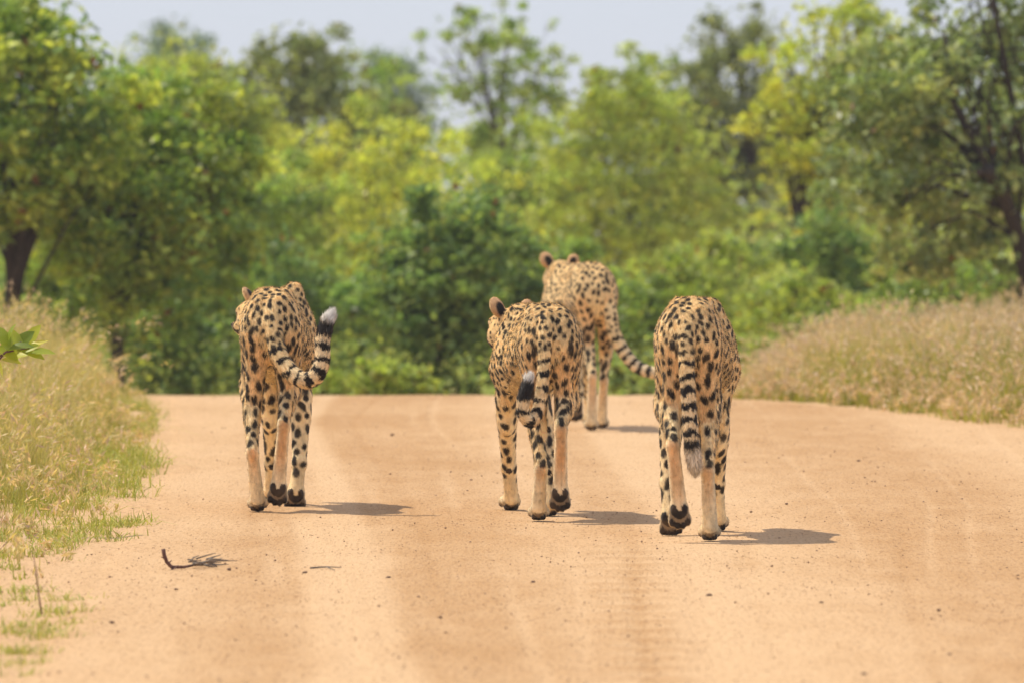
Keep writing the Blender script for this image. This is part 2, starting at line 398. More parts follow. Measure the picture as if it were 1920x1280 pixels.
# centre and right
tree('green_tree', 'tall rounded fresh green tree behind the far cheetah', 'tree', gM, 1185, 105, 600, 420, 84, 'bright', 17000, .065, .16, 70, shape=.6, depth=1.2)
tree('green_tree', 'green tree below the open feathery tree', 'tree', gM, 1010, 215, 560, 300, 88, 'green', 10000, .065, .18, 50)
tree('yellow_bush', 'lime green bush above the hanging-tail cheetah', 'bush', gN, 1310, 430, 770, 400, 69, 'bright', 14000, .055, .18, 50)
tree('leafy_shrub', 'shrub between the far cheetah and the hanging-tail cheetah', 'shrub', gN, 1180, 500, 770, 240, 66, 'green', 9000, .055, .2, 34)
tree('olive_tree', 'tall slim olive-grey tree with a dark forked trunk', 'tree', gM, 1385, -5, 430, 290, 100, 'olive', 14000, .07, .15, 75, sparse=.28, shape=.55,
     trunks=[[(1412, 470, 0, .06), (1405, 380, 0, .055), (1395, 250, 0, .03), (1385, 110, 0, .015)], [(1380, 430, .2, .05), (1360, 340, .2, .04), (1330, 200, .2, .02)]])
tree('leafy_shrub', 'deep green shrub below the yellow-crowned tree', 'shrub', gN, 1575, 380, 720, 300, 70, 'dark', 9000, .06, .2, 36)
tree('yellow_tree', 'tall yellow-crowned tree behind the grassy bank', 'tree', gM, 1600, -40, 480, 400, 76, 'yellow', 15000, .065, .16, 65, sparse=.2,
     trunks=[[(1500, 620, 0, .06), (1500, 300, 0, .05), (1560, 180, 0, .03)]])
tree('grey_leaf_tree', 'large grey-green tree with a leaning black trunk over the grassy bank', 'tree', gN, 1800, -60, 560, 560, 60, 'grey', 17000, .07, .17, 70, mat=M_gloss, sparse=.22, depth=1.0, base_dx=.35,
     trunks=[[(1925, 520, -.1, .066), (1905, 430, -.4, .06), (1880, 360, -.7, .055), (1852, 318, -.9, .05), (1835, 325, -1.0, .03)],
             [(1925, 520, 0, .045), (1935, 400, -.3, .036), (1900, 200, -.6, .026), (1865, 20, -.7, .02), (1855, -60, -.7, .02)],
             [(1930, 480, 0, .05), (1850, 330, -.5, .03), (1790, 200, -.6, .022), (1770, 60, -.6, .015)]])
tree('leafy_shrub', 'green shrub under the grey-green tree behind the pink grass', 'shrub', gN, 1790, 470, 690, 380, 63, 'green', 10000, .055, .2, 40, trad=.02)
tree('leafy_shrub', 'yellowish shrub behind the thin end of the grassy bank', 'shrub', gN, 1500, 500, 720, 260, 65, 'bright', 8000, .055, .2, 34)
tree('mopane_tree', 'spreading mopane well left of the tall one, beyond the dry grass', 'tree', gN, -420, -40, 600, 520, 62, 'mopane', 12000, .075, .2, 50)
tree('mopane_tree', 'round mopane at the far end of the dry grass', 'tree', gN, -900, 60, 620, 520, 66, 'mopane', 11000, .075, .2, 45)
tree('grey_leaf_tree', 'grey-green tree further along the grassy bank', 'tree', gN, 2330, -20, 600, 520, 64, 'grey', 12000, .075, .2, 50)
tree('leafy_shrub', 'wide green shrub at the far end of the grassy bank', 'shrub', gN, 2800, 200, 660, 560, 66, 'green', 11000, .075, .2, 45)
# behind
tree('green_tree', 'pale green rounded tree behind the left mopanes', 'tree', gM, 330, 62, 480, 420, 82, 'bright', 15000, .065, .17, 50, shape=.7)
tree('olive_tree', 'olive tree with ragged twiggy top left of the feathery tree', 'tree', gM, 560, 40, 460, 360, 90, 'olive', 14000, .07, .15, 75, sparse=.15, shape=.6, trad=.02)
tree('green_tree', 'muted green tree between the olive tree and the far blue one', 'tree', gM, 660, 85, 480, 320, 96, 'green', 11000, .07, .18, 45)
tree('feathery_tree', 'open feathery tree with thin bare stem against the sky', 'tree', gM, 925, 0, 310, 300, 98, 'green', 7000, .07, .13, 80, sparse=.36, fill=.15, bark=M_bark2,
     trunks=[[(960, 420, 0, .045), (940, 270, 0, .035), (915, 190, 0, .02), (905, 90, 0, .010)], [(955, 330, .1, .025), (975, 220, .1, .015), (1010, 130, .1, .007)], [(935, 260, -.1, .02), (870, 170, -.1, .012), (840, 110, -.1, .006)]])
tree('green_tree', 'muted green tree between the feathery and the olive-grey trees', 'tree', gM, 1230, 80, 470, 250, 104, 'green', 9500, .075, .19, 40)
tree('green_tree', 'broad dull green tree low behind the feathery tree', 'tree', gM, 900, 235, 560, 420, 115, 'green', 8500, .085, .18, 45)
tree('green_tree', 'dull green tree behind the yellow-crowned tree', 'tree', gM, 1530, 110, 560, 340, 112, 'olive', 9500, .085, .19, 40)
tree('green_tree', 'dull green tree far behind the grey-green tree', 'tree', gM, 1800, 60, 560, 420, 110, 'green', 8500, .085, .19, 45)
tree('green_tree', 'dull green tree far behind the tall mopane', 'tree', gM, 80, 120, 560, 420, 108, 'olive', 8500, .085, .19, 45)
tree('green_tree', 'dull green tree far behind the dark forked trunk', 'tree', gM, 1400, 250, 560, 300, 120, 'green', 6500, .09, .2, 36)
tree('distant_tree', 'bluish round-topped distant tree above the pale green tree', 'tree', gF, 322, 35, 330, 200, 230, 'blue', 8000, .15, .2, 50, shape=.8)
tree('distant_tree', 'bluish distant tree beside the feathery tree', 'tree', gF, 730, 85, 380, 190, 230, 'blue', 8000, .15, .2, 50, shape=.8)

def mass(name, label, n, y0, y1, xw, hgt, leaf, pals):
    y = rng.uniform(y0, y1, n); x = rng.uniform(-1, 1, n) * xw
    q = np.stack([x * .55, y * .3, 0 * x], -1); f = noise(q) * .6 + noise(q * 2.7 + 4) * .4
    top = hgt * (.55 + .8 * f); gz = terrain(x, y); z = gz + top * rng.uniform(0, 1, n) ** .6
    on = (x > xl(y) - .3) & (x < xr(y) + .2) & (y < 56); x, y, z = x[~on], y[~on], z[~on]; m = len(x)
    pal = np.array(sum([PAL[p] for p in pals], [])) * (2.5, 2.42, 2.8); blk = (noise(np.stack([x * .8, y * .5, z * .9], -1)) * 2.2).astype(int)
    col = pal[(rng.integers(0, 4, m) + 4 * blk) % len(pal)] * rng.uniform(.7, 1.25, (m, 1))
    me = leaves_mesh(name, np.stack([x, y, z], -1), leaf, col, M_leaf, .6)
    add(name, me, label=label, cat='undergrowth', kind='stuff')
mass('far_woodland', 'dense green woodland closing the view behind all the trees', 60000, 122, 142, 20, 4.0, .17, ['green', 'mopane', 'bright'])
mass('middle_thicket', 'tangled green thicket between the trees', 42000, 84, 114, 11, 3.0, .11, ['green', 'bright', 'mopane'])
mass('undergrowth', 'leafy low undergrowth at the foot of the shrubs', 36000, 60, 82, 7.8, .8, .055, ['dark', 'green', 'mopane', 'dark'])

# ------------------------------------------------------------------ grass
def blades(name, pos, H, W, c0, c1, lean=.35, seed_frac=0., seed_col=None, label=None):
    n = len(pos); ang = rng.uniform(0, 2 * math.pi, n)
    side = np.stack([np.cos(ang), np.sin(ang), 0 * ang], -1)
    la = rng.uniform(0, 2 * math.pi, n); lm = np.abs(rng.normal(0, lean, n)) * H
    ld = np.stack([np.cos(la) * lm, np.sin(la) * lm, 0 * la], -1)
    up = np.zeros((n, 3)); up[:, 2] = H
    w = W[:, None] * .5
    b = pos; m = pos + up * .55 + ld * .35; t = pos + up * (1 - .25 * (lm / (H + 1e-6))[:, None]) + ld
    V = np.stack([b - side * w, b + side * w, m - side * w * .8, m + side * w * .8, t], 1).reshape(-1, 3)
    i = np.arange(n) * 5
    Q = np.stack([i, i + 1, i + 3, i + 2], -1); T = np.stack([i + 2, i + 3, i + 4], -1)
    C = np.stack([c0, c0, (c0 + c1) / 2, (c0 + c1) / 2, c1], 1).reshape(-1, 3)
    faces = [Q, T]
    if seed_frac:
        sel = np.where(rng.uniform(size=n) < seed_frac)[0]; k = 9
        tp = t[sel]; mp = m[sel]; dr = tp - mp; L = np.linalg.norm(dr, axis=1)[:, None]; dr = dr / (L + 1e-9)
        f = rng.uniform(-.32, .06, (len(sel), k, 1))
        ctr = tp[:, None] + dr[:, None] * f * L[:, None] + rng.normal(size=(len(sel), k, 3)) * .010
        ctr = ctr.reshape(-1, 3); q = len(ctr)
        a = np.repeat(dr, k, 0) + rng.normal(size=(q, 3)) * .5; a /= np.linalg.norm(a, axis=1)[:, None]
        s = np.cross(a, rng.normal(size=(q, 3))); s /= np.linalg.norm(s, axis=1)[:, None] + 1e-9
        l = rng.uniform(.010, .026, (q, 1))
        SV = np.stack([ctr - a * l, ctr + s * l * .22, ctr + a * l, ctr - s * l * .22], 1).reshape(-1, 3)
        SQ = np.arange(4 * q).reshape(q, 4) + len(V)
        sc = np.array(seed_col)[rng.integers(0, len(seed_col), q)] * rng.uniform(.8, 1.2, (q, 1))
        V = np.concatenate([V, SV]); C = np.concatenate([C, np.repeat(sc, 4, 0)]); faces = [np.concatenate([Q, SQ]), T]
    me = mesh_np(name, V, faces, M_grass, col=C)
    return add(name, me, label=label, cat='grass', kind='stuff')
def pick(cols, n): 
    c = np.array(cols); return c[rng.integers(0, len(c), n)] * rng.uniform(.8, 1.2, (n, 1))
DRY = [(.64, .52, .23), (.58, .48, .19), (.50, .45, .16), (.74, .60, .32)]
GRN = [(.34, .36, .06), (.42, .41, .08), (.26, .30, .05), (.50, .45, .12)]
PINK = [(.74, .54, .38), (.68, .50, .33), (.80, .63, .46), (.60, .45, .28)]
def scatter(n, y0, y1, x0, x1, clump, cl_r):
    """positions in tussocks; x0/x1 are functions of y"""
    nc = max(1, n // clump); yc = rng.uniform(y0, y1, nc); u = rng.uniform(size=nc)
    xc = x0(yc) * (1 - u) + x1(yc) * u
    k = rng.integers(0, nc, n)
    x = xc[k] + rng.normal(0, cl_r, n); y = yc[k] + rng.normal(0, cl_r, n)
    return x, y, k
def verge_left():
    n = 26000
    x, y, k = scatter(n, 24, 47, lambda y: xl(y) - 2.6, lambda y: xl(y) - .02, 22, .05)
    e = xl(y) - x
    f = sstep(.06, .75, e) * sstep(24, 38, y) ; f = np.clip(f, 0, 1)
    keep = (e > .0) & (rng.uniform(size=n) < .25 + .75 * sstep(0, .3, e) * sstep(24, 29, y)); x, y, k, f, e = x[keep], y[keep], k[keep], f[keep], e[keep]; n = len(x)
    H = (.05 + .50 * f) * rng.uniform(.55, 1.25, n); W = .0035 + .003 * f
    dryf = np.clip(sstep(.05, .45, f) + rng.normal(0, .22, n), 0, 1)[:, None]
    c0 = pick(GRN, n) * (1 - .35 * dryf) + pick(DRY, n) * dryf * .35
    c1 = pick(GRN, n) * (1 - dryf) + pick(DRY, n) * dryf
    tn = (.72 + .5 * noise(np.stack([x * 4.3, y * 1.3, 0 * x + 2], -1)))[:, None]
    blades('dry_grass', np.stack([x, y, terrain(x, y) - .02], -1), H, W + 0 * x, c0 * tn, c1 * tn, .6, .16, DRY + PINK[:2],
           'tall dry straw-coloured grass along the verge below the mopanes')
    # short green tufts creeping onto the sand
    n = 22000
    x, y, k = scatter(n, 18.5, 44, lambda y: xl(y) - .7, lambda y: xl(y) + .15 * (1 - sstep(30, 38, y)) - .06, 45, .045)
    ok = noise(np.stack([x * 3, y * .9, 0 * x], -1)) > .42; x, y = x[ok], y[ok]; n = len(x)
    H = rng.uniform(.02, .065, n) * (.8 + .8 * sstep(24, 34, y)); c = pick([(.42, .45, .08), (.52, .50, .11), (.34, .40, .07), (.58, .52, .17)], n)
    blades('short_grass', np.stack([x, y, terrain(x, y) - .015], -1), H, np.full(n, .0042), c * .8, c, 1.5, 0, None,
           'short green grass creeping onto the sand edge')
verge_left()
def verge_right():
    n = 52000
    x, y, k = scatter(n, 37.5, 57, lambda y: np.where(y < 46, xr(y) + .02, 1.15 + 0 * y), lambda y: np.where(y < 46, xr(y), 1.2) + 4.2 - .03 * y, 22, .06)
    edge = np.where(y < 46, xr(y), 1.25)
    e = x - edge; ok = e > 0; x, y, e = x[ok], y[ok], e[ok]; n = len(x)
    f = sstep(.02, .9, e)
    H = (.08 + .34 * f) * rng.uniform(.4, 1.45, n) ** 1.1 * (.7 + .45 * noise(np.stack([x * 1.3, y * .8, 0 * x], -1)))
    dryf = np.clip(sstep(.05, .45, f) * 1.0 + .5 * (noise(np.stack([x * .9, y * .6, 0 * x], -1)) - .5) + rng.normal(0, .22, n), 0, 1)[:, None]
    c0 = pick(GRN, n) * (1 - .5 * dryf) + pick(DRY, n) * .5 * dryf
    c1 = pick(GRN, n) * (1 - dryf) + pick(DRY + DRY + PINK, n) * dryf
    pt = (sstep(.42, .64, noise(np.stack([x * 2.1, y * .7, 0 * x + 7], -1)) + .18 * sstep(.8, .2, e)) * .85)[:, None]; gr_ = pick(GRN, n)
    c0 = c0 * (1 - pt) + gr_ * pt * .9; c1 = c1 * (1 - pt) + gr_ * pt
    tone = (.72 + .5 * noise(np.stack([x * 3.3, y * 1.1, 0 * x + 2], -1)))[:, None]; c0 = c0 * tone; c1 = c1 * tone
    blades('pink_grass', np.stack([x, y, terrain(x, y) - .02], -1), H, np.full(n, .0066), c0, c1, .62, .30, PINK,
           'tall dry grass with pinkish seed heads on the bank under the grey-green tree')
verge_right()

# ------------------------------------------------------------------ small things on the road
def pebble_mesh(name, mat, seed):
    r = np.random.default_rng(seed)
    t = (1 + 5 ** .5) / 2
    V = np.array([(-1, t, 0), (1, t, 0), (-1, -t, 0), (1, -t, 0), (0, -1, t), (0, 1, t), (0, -1, -t), (0, 1, -t), (t, 0, -1), (t, 0, 1), (-t, 0, -1), (-t, 0, 1)], float)
    V /= np.linalg.norm(V[0]); V *= r.uniform(.75, 1.2, (12, 1)); V[:, 2] *= .65
    F = [(0, 11, 5), (0, 5, 1), (0, 1, 7), (0, 7, 10), (0, 10, 11), (1, 5, 9), (5, 11, 4), (11, 10, 2), (10, 7, 6), (7, 1, 8), (3, 9, 4), (3, 4, 2), (3, 2, 6), (3, 6, 8), (3, 8, 9), (4, 9, 5), (2, 4, 11), (6, 2, 10), (8, 6, 7), (9, 8, 1)]
    return mesh_np(name, V, [F], mat)
pm = [pebble_mesh('stone', M_stone, s) for s in range(4)]
stones = [(735, 816, .012), (1330, 1117, .011), (210, 1168, .010), (572, 1074, .010), (728, 1084, .010), (826, 1158, .008), (1048, 918, .009), (1610, 864, .010),
          (430, 1068, .009), (1540, 1130, .008), (1760, 1145, .009), (1620, 1265, .010), (1000, 1092, .009), (1780, 1228, .009), (1475, 945, .008), (330, 1105, .008)]
for i, (px, py, r) in enumerate(stones):
    g = G(px, py)
    o = add('stone', pm[i % 4], label='small brown stone lying loose on the sandy road', cat='stone', group='small stones on the sandy road', loc=(g[0], g[1], r * .35))
    r *= .78; o.scale = (r * 1.2, r * 1.2, r); o.rotation_euler = (0, 0, i * 1.7)
def gravel():
    n = 14000; y = 17 + 30 * rng.uniform(size=n) ** 1.2; x = np.where(rng.uniform(size=n) < .85, rng.uniform(-.075, .075, n) * y, rng.uniform(-.3, .3, n) * y)
    x = np.clip(x, xl(y) - .3, xr(y) + .2)
    r = rng.uniform(.0012, .0028, n) + .004 * rng.uniform(size=n) ** 22
    o = np.array([(1, 0, 0), (0, 1, 0), (-1, 0, 0), (0, -1, 0), (0, 0, .8), (0, 0, -.6)], float)
    V = o[None] * rng.uniform(.7, 1.3, (n, 6, 1)) * r[:, None, None]
    a = rng.uniform(0, 6.28, n); c, s = np.cos(a)[:, None], np.sin(a)[:, None]
    V = np.stack([V[..., 0] * c - V[..., 1] * s, V[..., 0] * s + V[..., 1] * c, V[..., 2]], -1)
    V += np.stack([x, y, terrain(x, y) + r * .3], -1)[:, None]
    f = np.array([(0, 1, 4), (1, 2, 4), (2, 3, 4), (3, 0, 4), (1, 0, 5), (2, 1, 5), (3, 2, 5), (0, 3, 5)])
    F = (f[None] + (np.arange(n) * 6)[:, None, None]).reshape(-1, 3)
    me = mesh_np('gravel', V.reshape(-1, 3), [F], M_gravel)
    add('gravel', me, label='fine gravel grains scattered over the sandy road', cat='gravel', kind='stuff')
gravel()
def fallen_twig():
    d = G(320, 1066)[1]; s = d / FPX; o = np.array([*G(320, 1066), 0])
    W = lambda px, py, dy=0.: P(px, py, d + dy) - o
    root = add('fallen_branch', None, label='reddish broken twig with one end sticking up from the sand', cat='twig', loc=o)
    t = Tubes(); t.tube([W(306, 1028), W(308, 1040), W(313, 1053), W(322, 1062), W(345, 1062, .03), W(370, 1057, .10)], [.0068, .0066, .0062, .006, .0045, .0035], 8)
    add('stem', t.mesh('stem', M_twig), root)
    for a in ((W(310, 1046), W(302, 1043)), (W(315, 1056), W(322, 1049)), (W(330, 1062), W(316, 1070, -.03))):
        t = Tubes(); t.tube([a[0], a[1]], [.003, .0012], 5); add('thorn', t.mesh('thorn', M_twig), root)
    t = Tubes()
    for i in range(22):
        a = W(rng.uniform(352, 395), rng.uniform(1046, 1060), rng.uniform(.05, .25)); a[2] = max(a[2], .004)
        b = a + np.array([rng.uniform(.02, .075), rng.uniform(-.1, .1), rng.uniform(-.012, .018)]); b[2] = max(b[2], .003)
        t.tube([a, (a + b) / 2 + rng.normal(size=3) * .003, b], [.0028, .0022, .001], 4)
    t.tube([W(360, 1058, .05), W(400, 1051, .15), W(445, 1050, .18)], [.003, .0022, .001], 4)
    add('twig_bundle', t.mesh('twig_bundle', M_greytwig), root)
    root = add('dry_twig', None, label='thin pale forked twig lying flat on the road', cat='twig', loc=(*G(610, 1065), 0))
    o2 = np.array([*G(610, 1065), 0.])
    t = Tubes(); q = lambda px, py: np.array([*G(px, py), .004]) - o2
    t.tube([q(582, 1066), q(612, 1064), q(640, 1065)], [.003, .0025, .001], 5); add('stem', t.mesh('stem', M_greytwig), root)
    t = Tubes(); t.tube([q(612, 1064), q(628, 1070)], [.002, .001], 4); add('side_twig', t.mesh('side_twig', M_greytwig), root)
    # upright dry weed stalk
    g = G(78, 1150); o3 = np.array([*g, 0.])
    root = add('dry_weed', None, label='single thin dry weed stalk standing at the sand edge', cat='weed', loc=o3)
    t = Tubes(); t.tube([o3 - o3, P(72, 1110, g[1]) - o3, P(68, 1070, g[1]) - o3, P(60, 1030, g[1]) - o3], [.0028, .0022, .0018, .001], 5)
    add('stalk', t.mesh('stalk', M_twig), root)
    for a, b in (((72, 1110), (84, 1095)), ((69, 1080), (58, 1066))):
        t = Tubes(); t.tube([P(*a, g[1]) - o3, P(*b, g[1]) - o3], [.0015, .0008], 4); add('side_stalk', t.mesh('side_stalk', M_twig), root)
fallen_twig()
def sapling():
    d = 27.5; base = np.array([(-45 - 960) * d / FPX, d, 0])
    root = add('mopane_sapling', None, label='leafy sapling twig with broad lit leaves poking over the dry grass', cat='sapling', loc=base)
    t = Tubes(); W = lambda x, y, dy=0.: P(x, y, d + dy) - base
    t.tube([[0, 0, -.02], W(-60, 850), W(-40, 720), W(10, 660), W(55, 652)], [.009, .007, .005, .0035, .002], 6)
    t.tube([W(-40, 720), W(-20, 680), W(40, 640)], [.004, .003, .0015], 5)
    t.tube([W(-60, 850), W(-110, 740), W(-150, 690)], [.004, .003, .0015], 5)
    add('stem', t.mesh('stem', M_twig), root)
    L = [(62, 628, 34, 55), (82, 660, 34, -2), (30, 640, 34, 100), (12, 650, 38, 35), (48, 660, 34, -25), (5, 632, 40, 120), (36, 668, 30, 15), (-10, 640, 40, 60), (-25, 665, 44, -30),
         (22, 676, 28, -12), (58, 652, 26, 20), (-5, 684, 36, -60), (-50, 680, 44, 80), (-80, 720, 44, 150), (-120, 700, 44, 60), (-150, 680, 44, 120), (-140, 720, 40, -20), (-60, 730, 40, 20), (20, 628, 34, 70), (46, 636, 34, 40), (70, 646, 32, 25), (2, 664, 36, 10), (40, 650, 34, 5), (66, 666, 28, -18), (14, 662, 34, 150)]
    for px, py, ln, an in L:
        s = d / FPX; l = ln * s * 1.4; c = W(px, py, rng.uniform(-.06, .06)); a = math.radians(an)
        u = np.array([math.cos(a), rng.uniform(-.4, .4), math.sin(a)]); u /= np.linalg.norm(u)
        n = np.array([rng.normal() * .5, -.5, .9]); v = np.cross(n, u); v /= np.linalg.norm(v); n = np.cross(u, v)
        V = []; 
        prof = [(-.5, .03), (-.3, .22), (-.05, .27), (.25, .19), (.5, .01)]
        for tt, w in prof:
            m = c + u * tt * l - n * tt * tt * l * .25
            V += [m - v * w * l + n * w * l * .25, m, m + v * w * l + n * w * l * .25]
        F = [(3 * i + j, 3 * i + j + 1, 3 * i + 4 + j, 3 * i + 3 + j) for i in range(4) for j in (0, 1)]
        col = np.array([(.46, .52, .06), (.34, .42, .05), (.56, .56, .09), (.20, .28, .04)])[rng.integers(0, 4)]
        add('leaf', mesh_np('leaf', V, [F], M_leaf, col=np.tile(col, (len(V), 1)), smooth=True), root)
sapling()
#CHEETAHS#
# ------------------------------------------------------------------ cheetahs
def d_cone(p, a, b, ra, rb, S=None):
    if S is not None: p = p * S; a = a * S; b = b * S
    ab = b - a; pa = p - a
    t = np.clip(pa @ ab / (ab @ ab + 1e-12), 0, 1)
    d = np.linalg.norm(pa - t[:, None] * ab, axis=1) - (ra + (rb - ra) * t)
    return d if S is None else d / max(1., .5 * (S.max() + 1))
def d_ell(p, c, R, r):
    q = (p - c) @ R.T
    k0 = np.linalg.norm(q / r, axis=1); k1 = np.linalg.norm(q / (r * r), axis=1)
    return k0 * (k0 - 1) / (k1 + 1e-9)
def smin(a, b, k):
    h = np.clip(.5 + .5 * (b - a) / k, 0, 1)
    return b + (a - b) * h - k * h * (1 - h)
I3 = np.eye(3)
def unit(v): v = np.asarray(v, float); return v / np.linalg.norm(v)
class Prim:
    def __init__(s, kind, grp, k, *a):
        s.kind, s.grp, s.k, s.a = kind, grp, k, a
        if kind == 'cone':
            A, B, ra, rb = a[:4]; r = max(ra, rb)
            s.lo = np.minimum(A, B) - r; s.hi = np.maximum(A, B) + r
        else:
            c, R, r = a; e = max(r); s.lo = c - e; s.hi = c + e
    def ev(s, p): return d_cone(p, *s.a) if s.kind == 'cone' else d_ell(p, *s.a)
def cone(grp, a, b, ra, rb, k=.02, S=None): return Prim('cone', grp, k, np.asarray(a, float), np.asarray(b, float), ra, rb, None if S is None else np.asarray(S, float))
def ell(grp, c, r, R=I3, k=.02): return Prim('ell', grp, k, np.asarray(c, float), np.asarray(R, float), np.asarray(r, float))

TY = np.array([-.02, .03, .10, .20, .30, .40, .50, .60, .70, .78, .86])
TT = np.array([.70, .775, .822, .818, .790, .772, .775, .795, .800, .775, .735])
TB = np.array([.62, .57, .54, .545, .545, .525, .485, .450, .440, .470, .56])
TW = np.array([.035, .075, .098, .101, .096, .108, .118, .116, .106, .090, .060])

def surface_nets(F, org, h):
    ins = F < 0; nx, ny, nz = F.shape
    off = [(a, b, c) for a in (0, 1) for b in (0, 1) for c in (0, 1)]
    sub = lambda A, o: A[o[0]:nx - 1 + o[0], o[1]:ny - 1 + o[1], o[2]:nz - 1 + o[2]]
    cnt = sum(sub(ins, o).astype(np.int8) for o in off)
    act = (cnt > 0) & (cnt < 8)
    idx = np.full(act.shape, -1, np.int64); cells = np.argwhere(act); idx[act] = np.arange(len(cells))
    acc = np.zeros((len(cells), 3)); num = np.zeros(len(cells))
    val = {o: F[cells[:, 0] + o[0], cells[:, 1] + o[1], cells[:, 2] + o[2]] for o in off}
    for o in off:
        for ax in range(3):
            if o[ax]: continue
            q = list(o); q[ax] = 1; q = tuple(q); f0, f1 = val[o], val[q]
            x = (f0 < 0) != (f1 < 0); t = np.where(x, f0 / np.where(x, f0 - f1, 1), 0)
            pt = np.tile(np.array(o, float), (len(cells), 1)); pt[:, ax] = t
            acc[x] += pt[x]; num[x] += 1
    V = org + h * (cells + acc / num[:, None])
    Q = []
    for ax in range(3):
        b, c = (ax + 1) % 3, (ax + 2) % 3
        s0 = [slice(1, -1)] * 3; s1 = [slice(1, -1)] * 3
        s0[ax] = slice(0, -1); s1[ax] = slice(1, None)
        A = ins[tuple(s0)]; B = ins[tuple(s1)]
        e = np.argwhere(A != B); fl = A[A != B]
        g = e.copy(); g[:, b] += 1; g[:, c] += 1            # grid point indices
        def cell(db, dc):
            r = g.copy(); r[:, b] -= db; r[:, c] -= dc; return idx[r[:, 0], r[:, 1], r[:, 2]]
        q = np.stack([cell(1, 1), cell(0, 1), cell(0, 0), cell(1, 0)], -1)
        q[~fl] = q[~fl][:, ::-1]; Q.append(q)
    return V, np.concatenate(Q)

def cheetah(cf):
    r_ = np.random.default_rng(cf['seed'])
    d0 = cf['d']; X0 = (cf['rump'] - 960) * d0 / FPX
    org = np.array([X0, d0, 0.]); hs = cf.get('hs', 1.)
    slope = ((cf['front'] - 960) * (d0 + .75) / FPX - X0) / .75
    Lp = lambda px, py, y: P(px, py, d0 + y) - org
    xc = lambda y: slope * y
    body, legs, tail, ears, soles = [], [], [], [], []
    # pelvis, shoulder blades, breast
    z = lambda v: v * hs
    tw = TW * cf.get('ws', 1.)
    def trunk(p):
        y = p[:, 1]; zt = np.interp(y, TY, TT) * hs; zb = np.interp(y, TY, TB) * hs; w = np.interp(y, TY, tw)
        c = (zt + zb) / 2; b = (zt - zb) / 2; u = np.clip((p[:, 2] - c) / b, -1.2, 1.2)
        we = w * (1 - .16 * u)
        dx = p[:, 0] - xc(y); dz = p[:, 2] - c
        k0 = np.sqrt((dx / we) ** 2 + (dz / b) ** 2); k1 = np.sqrt((dx / we ** 2) ** 2 + (dz / b ** 2) ** 2)
        d = k0 * (k0 - 1) / (k1 + 1e-6)
        d = np.where(k0 < 1e-3, -np.minimum(w, b), d)
        return np.maximum(d, np.maximum(-.02 - y, y - .86))
    for s in (-1, 1):
        body.append(ell('rump', (s * .042, .075, z(.685)), (.054, .085, .115), k=.035))
        body.append(ell('trunk', (xc(.16) + s * .047, .15, z(.786)), (.028, .05, .032), k=.022))
        body.append(cone('shoulder', (xc(.66) + s * .045, .66, z(.765 + cf.get('scap', 0) * (s > 0) + cf.get('scapL', 0) * (s < 0))), (xc(.74) + s * .085, .75, z(.56)), .040, .060, .045, (1.2, 1, 1)))
        body.append(ell('shoulder', (xc(.68) + s * .080, .68, z(.60)), (.042, .085, .12), k=.035))
    body.append(ell('trunk', (xc(.78), .80, z(.60)), (.075, .09, .12), k=.04))
    # neck and head
    hc = Lp(*cf['head']); hf = unit(cf['hf']); hu = unit(np.array([0, 0, 1.]) - hf * hf[2]); hsd = np.cross(hf, hu); hk = cf.get('hk', 1.)
    HR = np.stack([hsd, hf, hu])
    Hp = lambda s, f, u: hc + hk * (s * hsd + f * hf + u * hu)
    body.append(cone('neck', (xc(.72), .72, z(.665)), hc - hf * .02 - np.array([0, 0, .015]), .085, .062, .05))
    body.append(cone('neck', (xc(.62), .64, z(.73)), hc - hf * .03, .05, .05, .04))
    H = lambda s, f, u, r, k=.02, g='head': body.append(ell(g, Hp(s, f, u), np.array(r) * hk, HR, k))
    H(0, 0, 0, (.060, .068, .058)); H(0, .045, .012, (.043, .045, .042)); H(0, .085, -.020, (.031, .040, .026), .025); H(0, .08, -.042, (.024, .032, .016), .015, 'chin')
    H(0, .121, -.008, (.013, .010, .010), .008, 'nose')
    for s in (-1, 1):
        H(s * .034, .035, -.020, (.032, .040, .036))
        H(s * .030, .055, .026, (.016, .022, .014), .012)
        ek = cf.get('ear', (1., 1.))[0 if s < 0 else 1]
        er = unit(hsd * s * .35 + hu + hf * .05)                    # ear axis
        ef = unit(hf * 1. + hsd * s * .25); ef = unit(ef - er * (ef @ er)); es = np.cross(ef, er)
        ec = Hp(s * .055, -.006, .050) + er * .012 * ek
        ER = np.stack([es, ef, er])
        ears.append((ec, es, ef, er, hk * ek))
        body.append(ell('ear', ec, np.array([.030, .010, .034]) * hk * ek, ER, .010))
        body.append(ell('ear', ec - ef * .007 * ek - er * .006, np.array([.026, .010, .026]) * hk * ek, ER, .008))
    # legs
    def paw(out, B, f, n, lift, gi, w=1.):
        f = unit(f); n = unit(n - f * np.dot(n, f)); s = np.cross(f, n); R = np.stack([s, f, n]); soles.append((B + f * .03, n))
        e = lambda g, c, r, k: out.append(ell(g, c, np.array(r) * w, R, k))
        e('paw', B + f * .022 * w, (.032, .036, .026), .02)
        e('paw', B + f * .044 * w - n * .003, (.035, .024, .021), .015)
        for q in (-1.5, -.5, .5, 1.5):
            tc = B + (f * (.062 - .007 * abs(q) ** 1.5) + s * q * .0178 + n * .002) * w
            e('paw', tc, (.0125, .021, .0155), .006)
            e('pad', tc + n * .0105 * w + f * .003, (.0085, .013, .0078), .003)
        e('pad', B + (f * .022 + n * .0215) * w, (.019, .014, .010), .004)
        for q in (-1, 1): e('pad', B + (f * .008 + s * q * .0165 + n * .0195) * w, (.010, .018, .0105), .005)
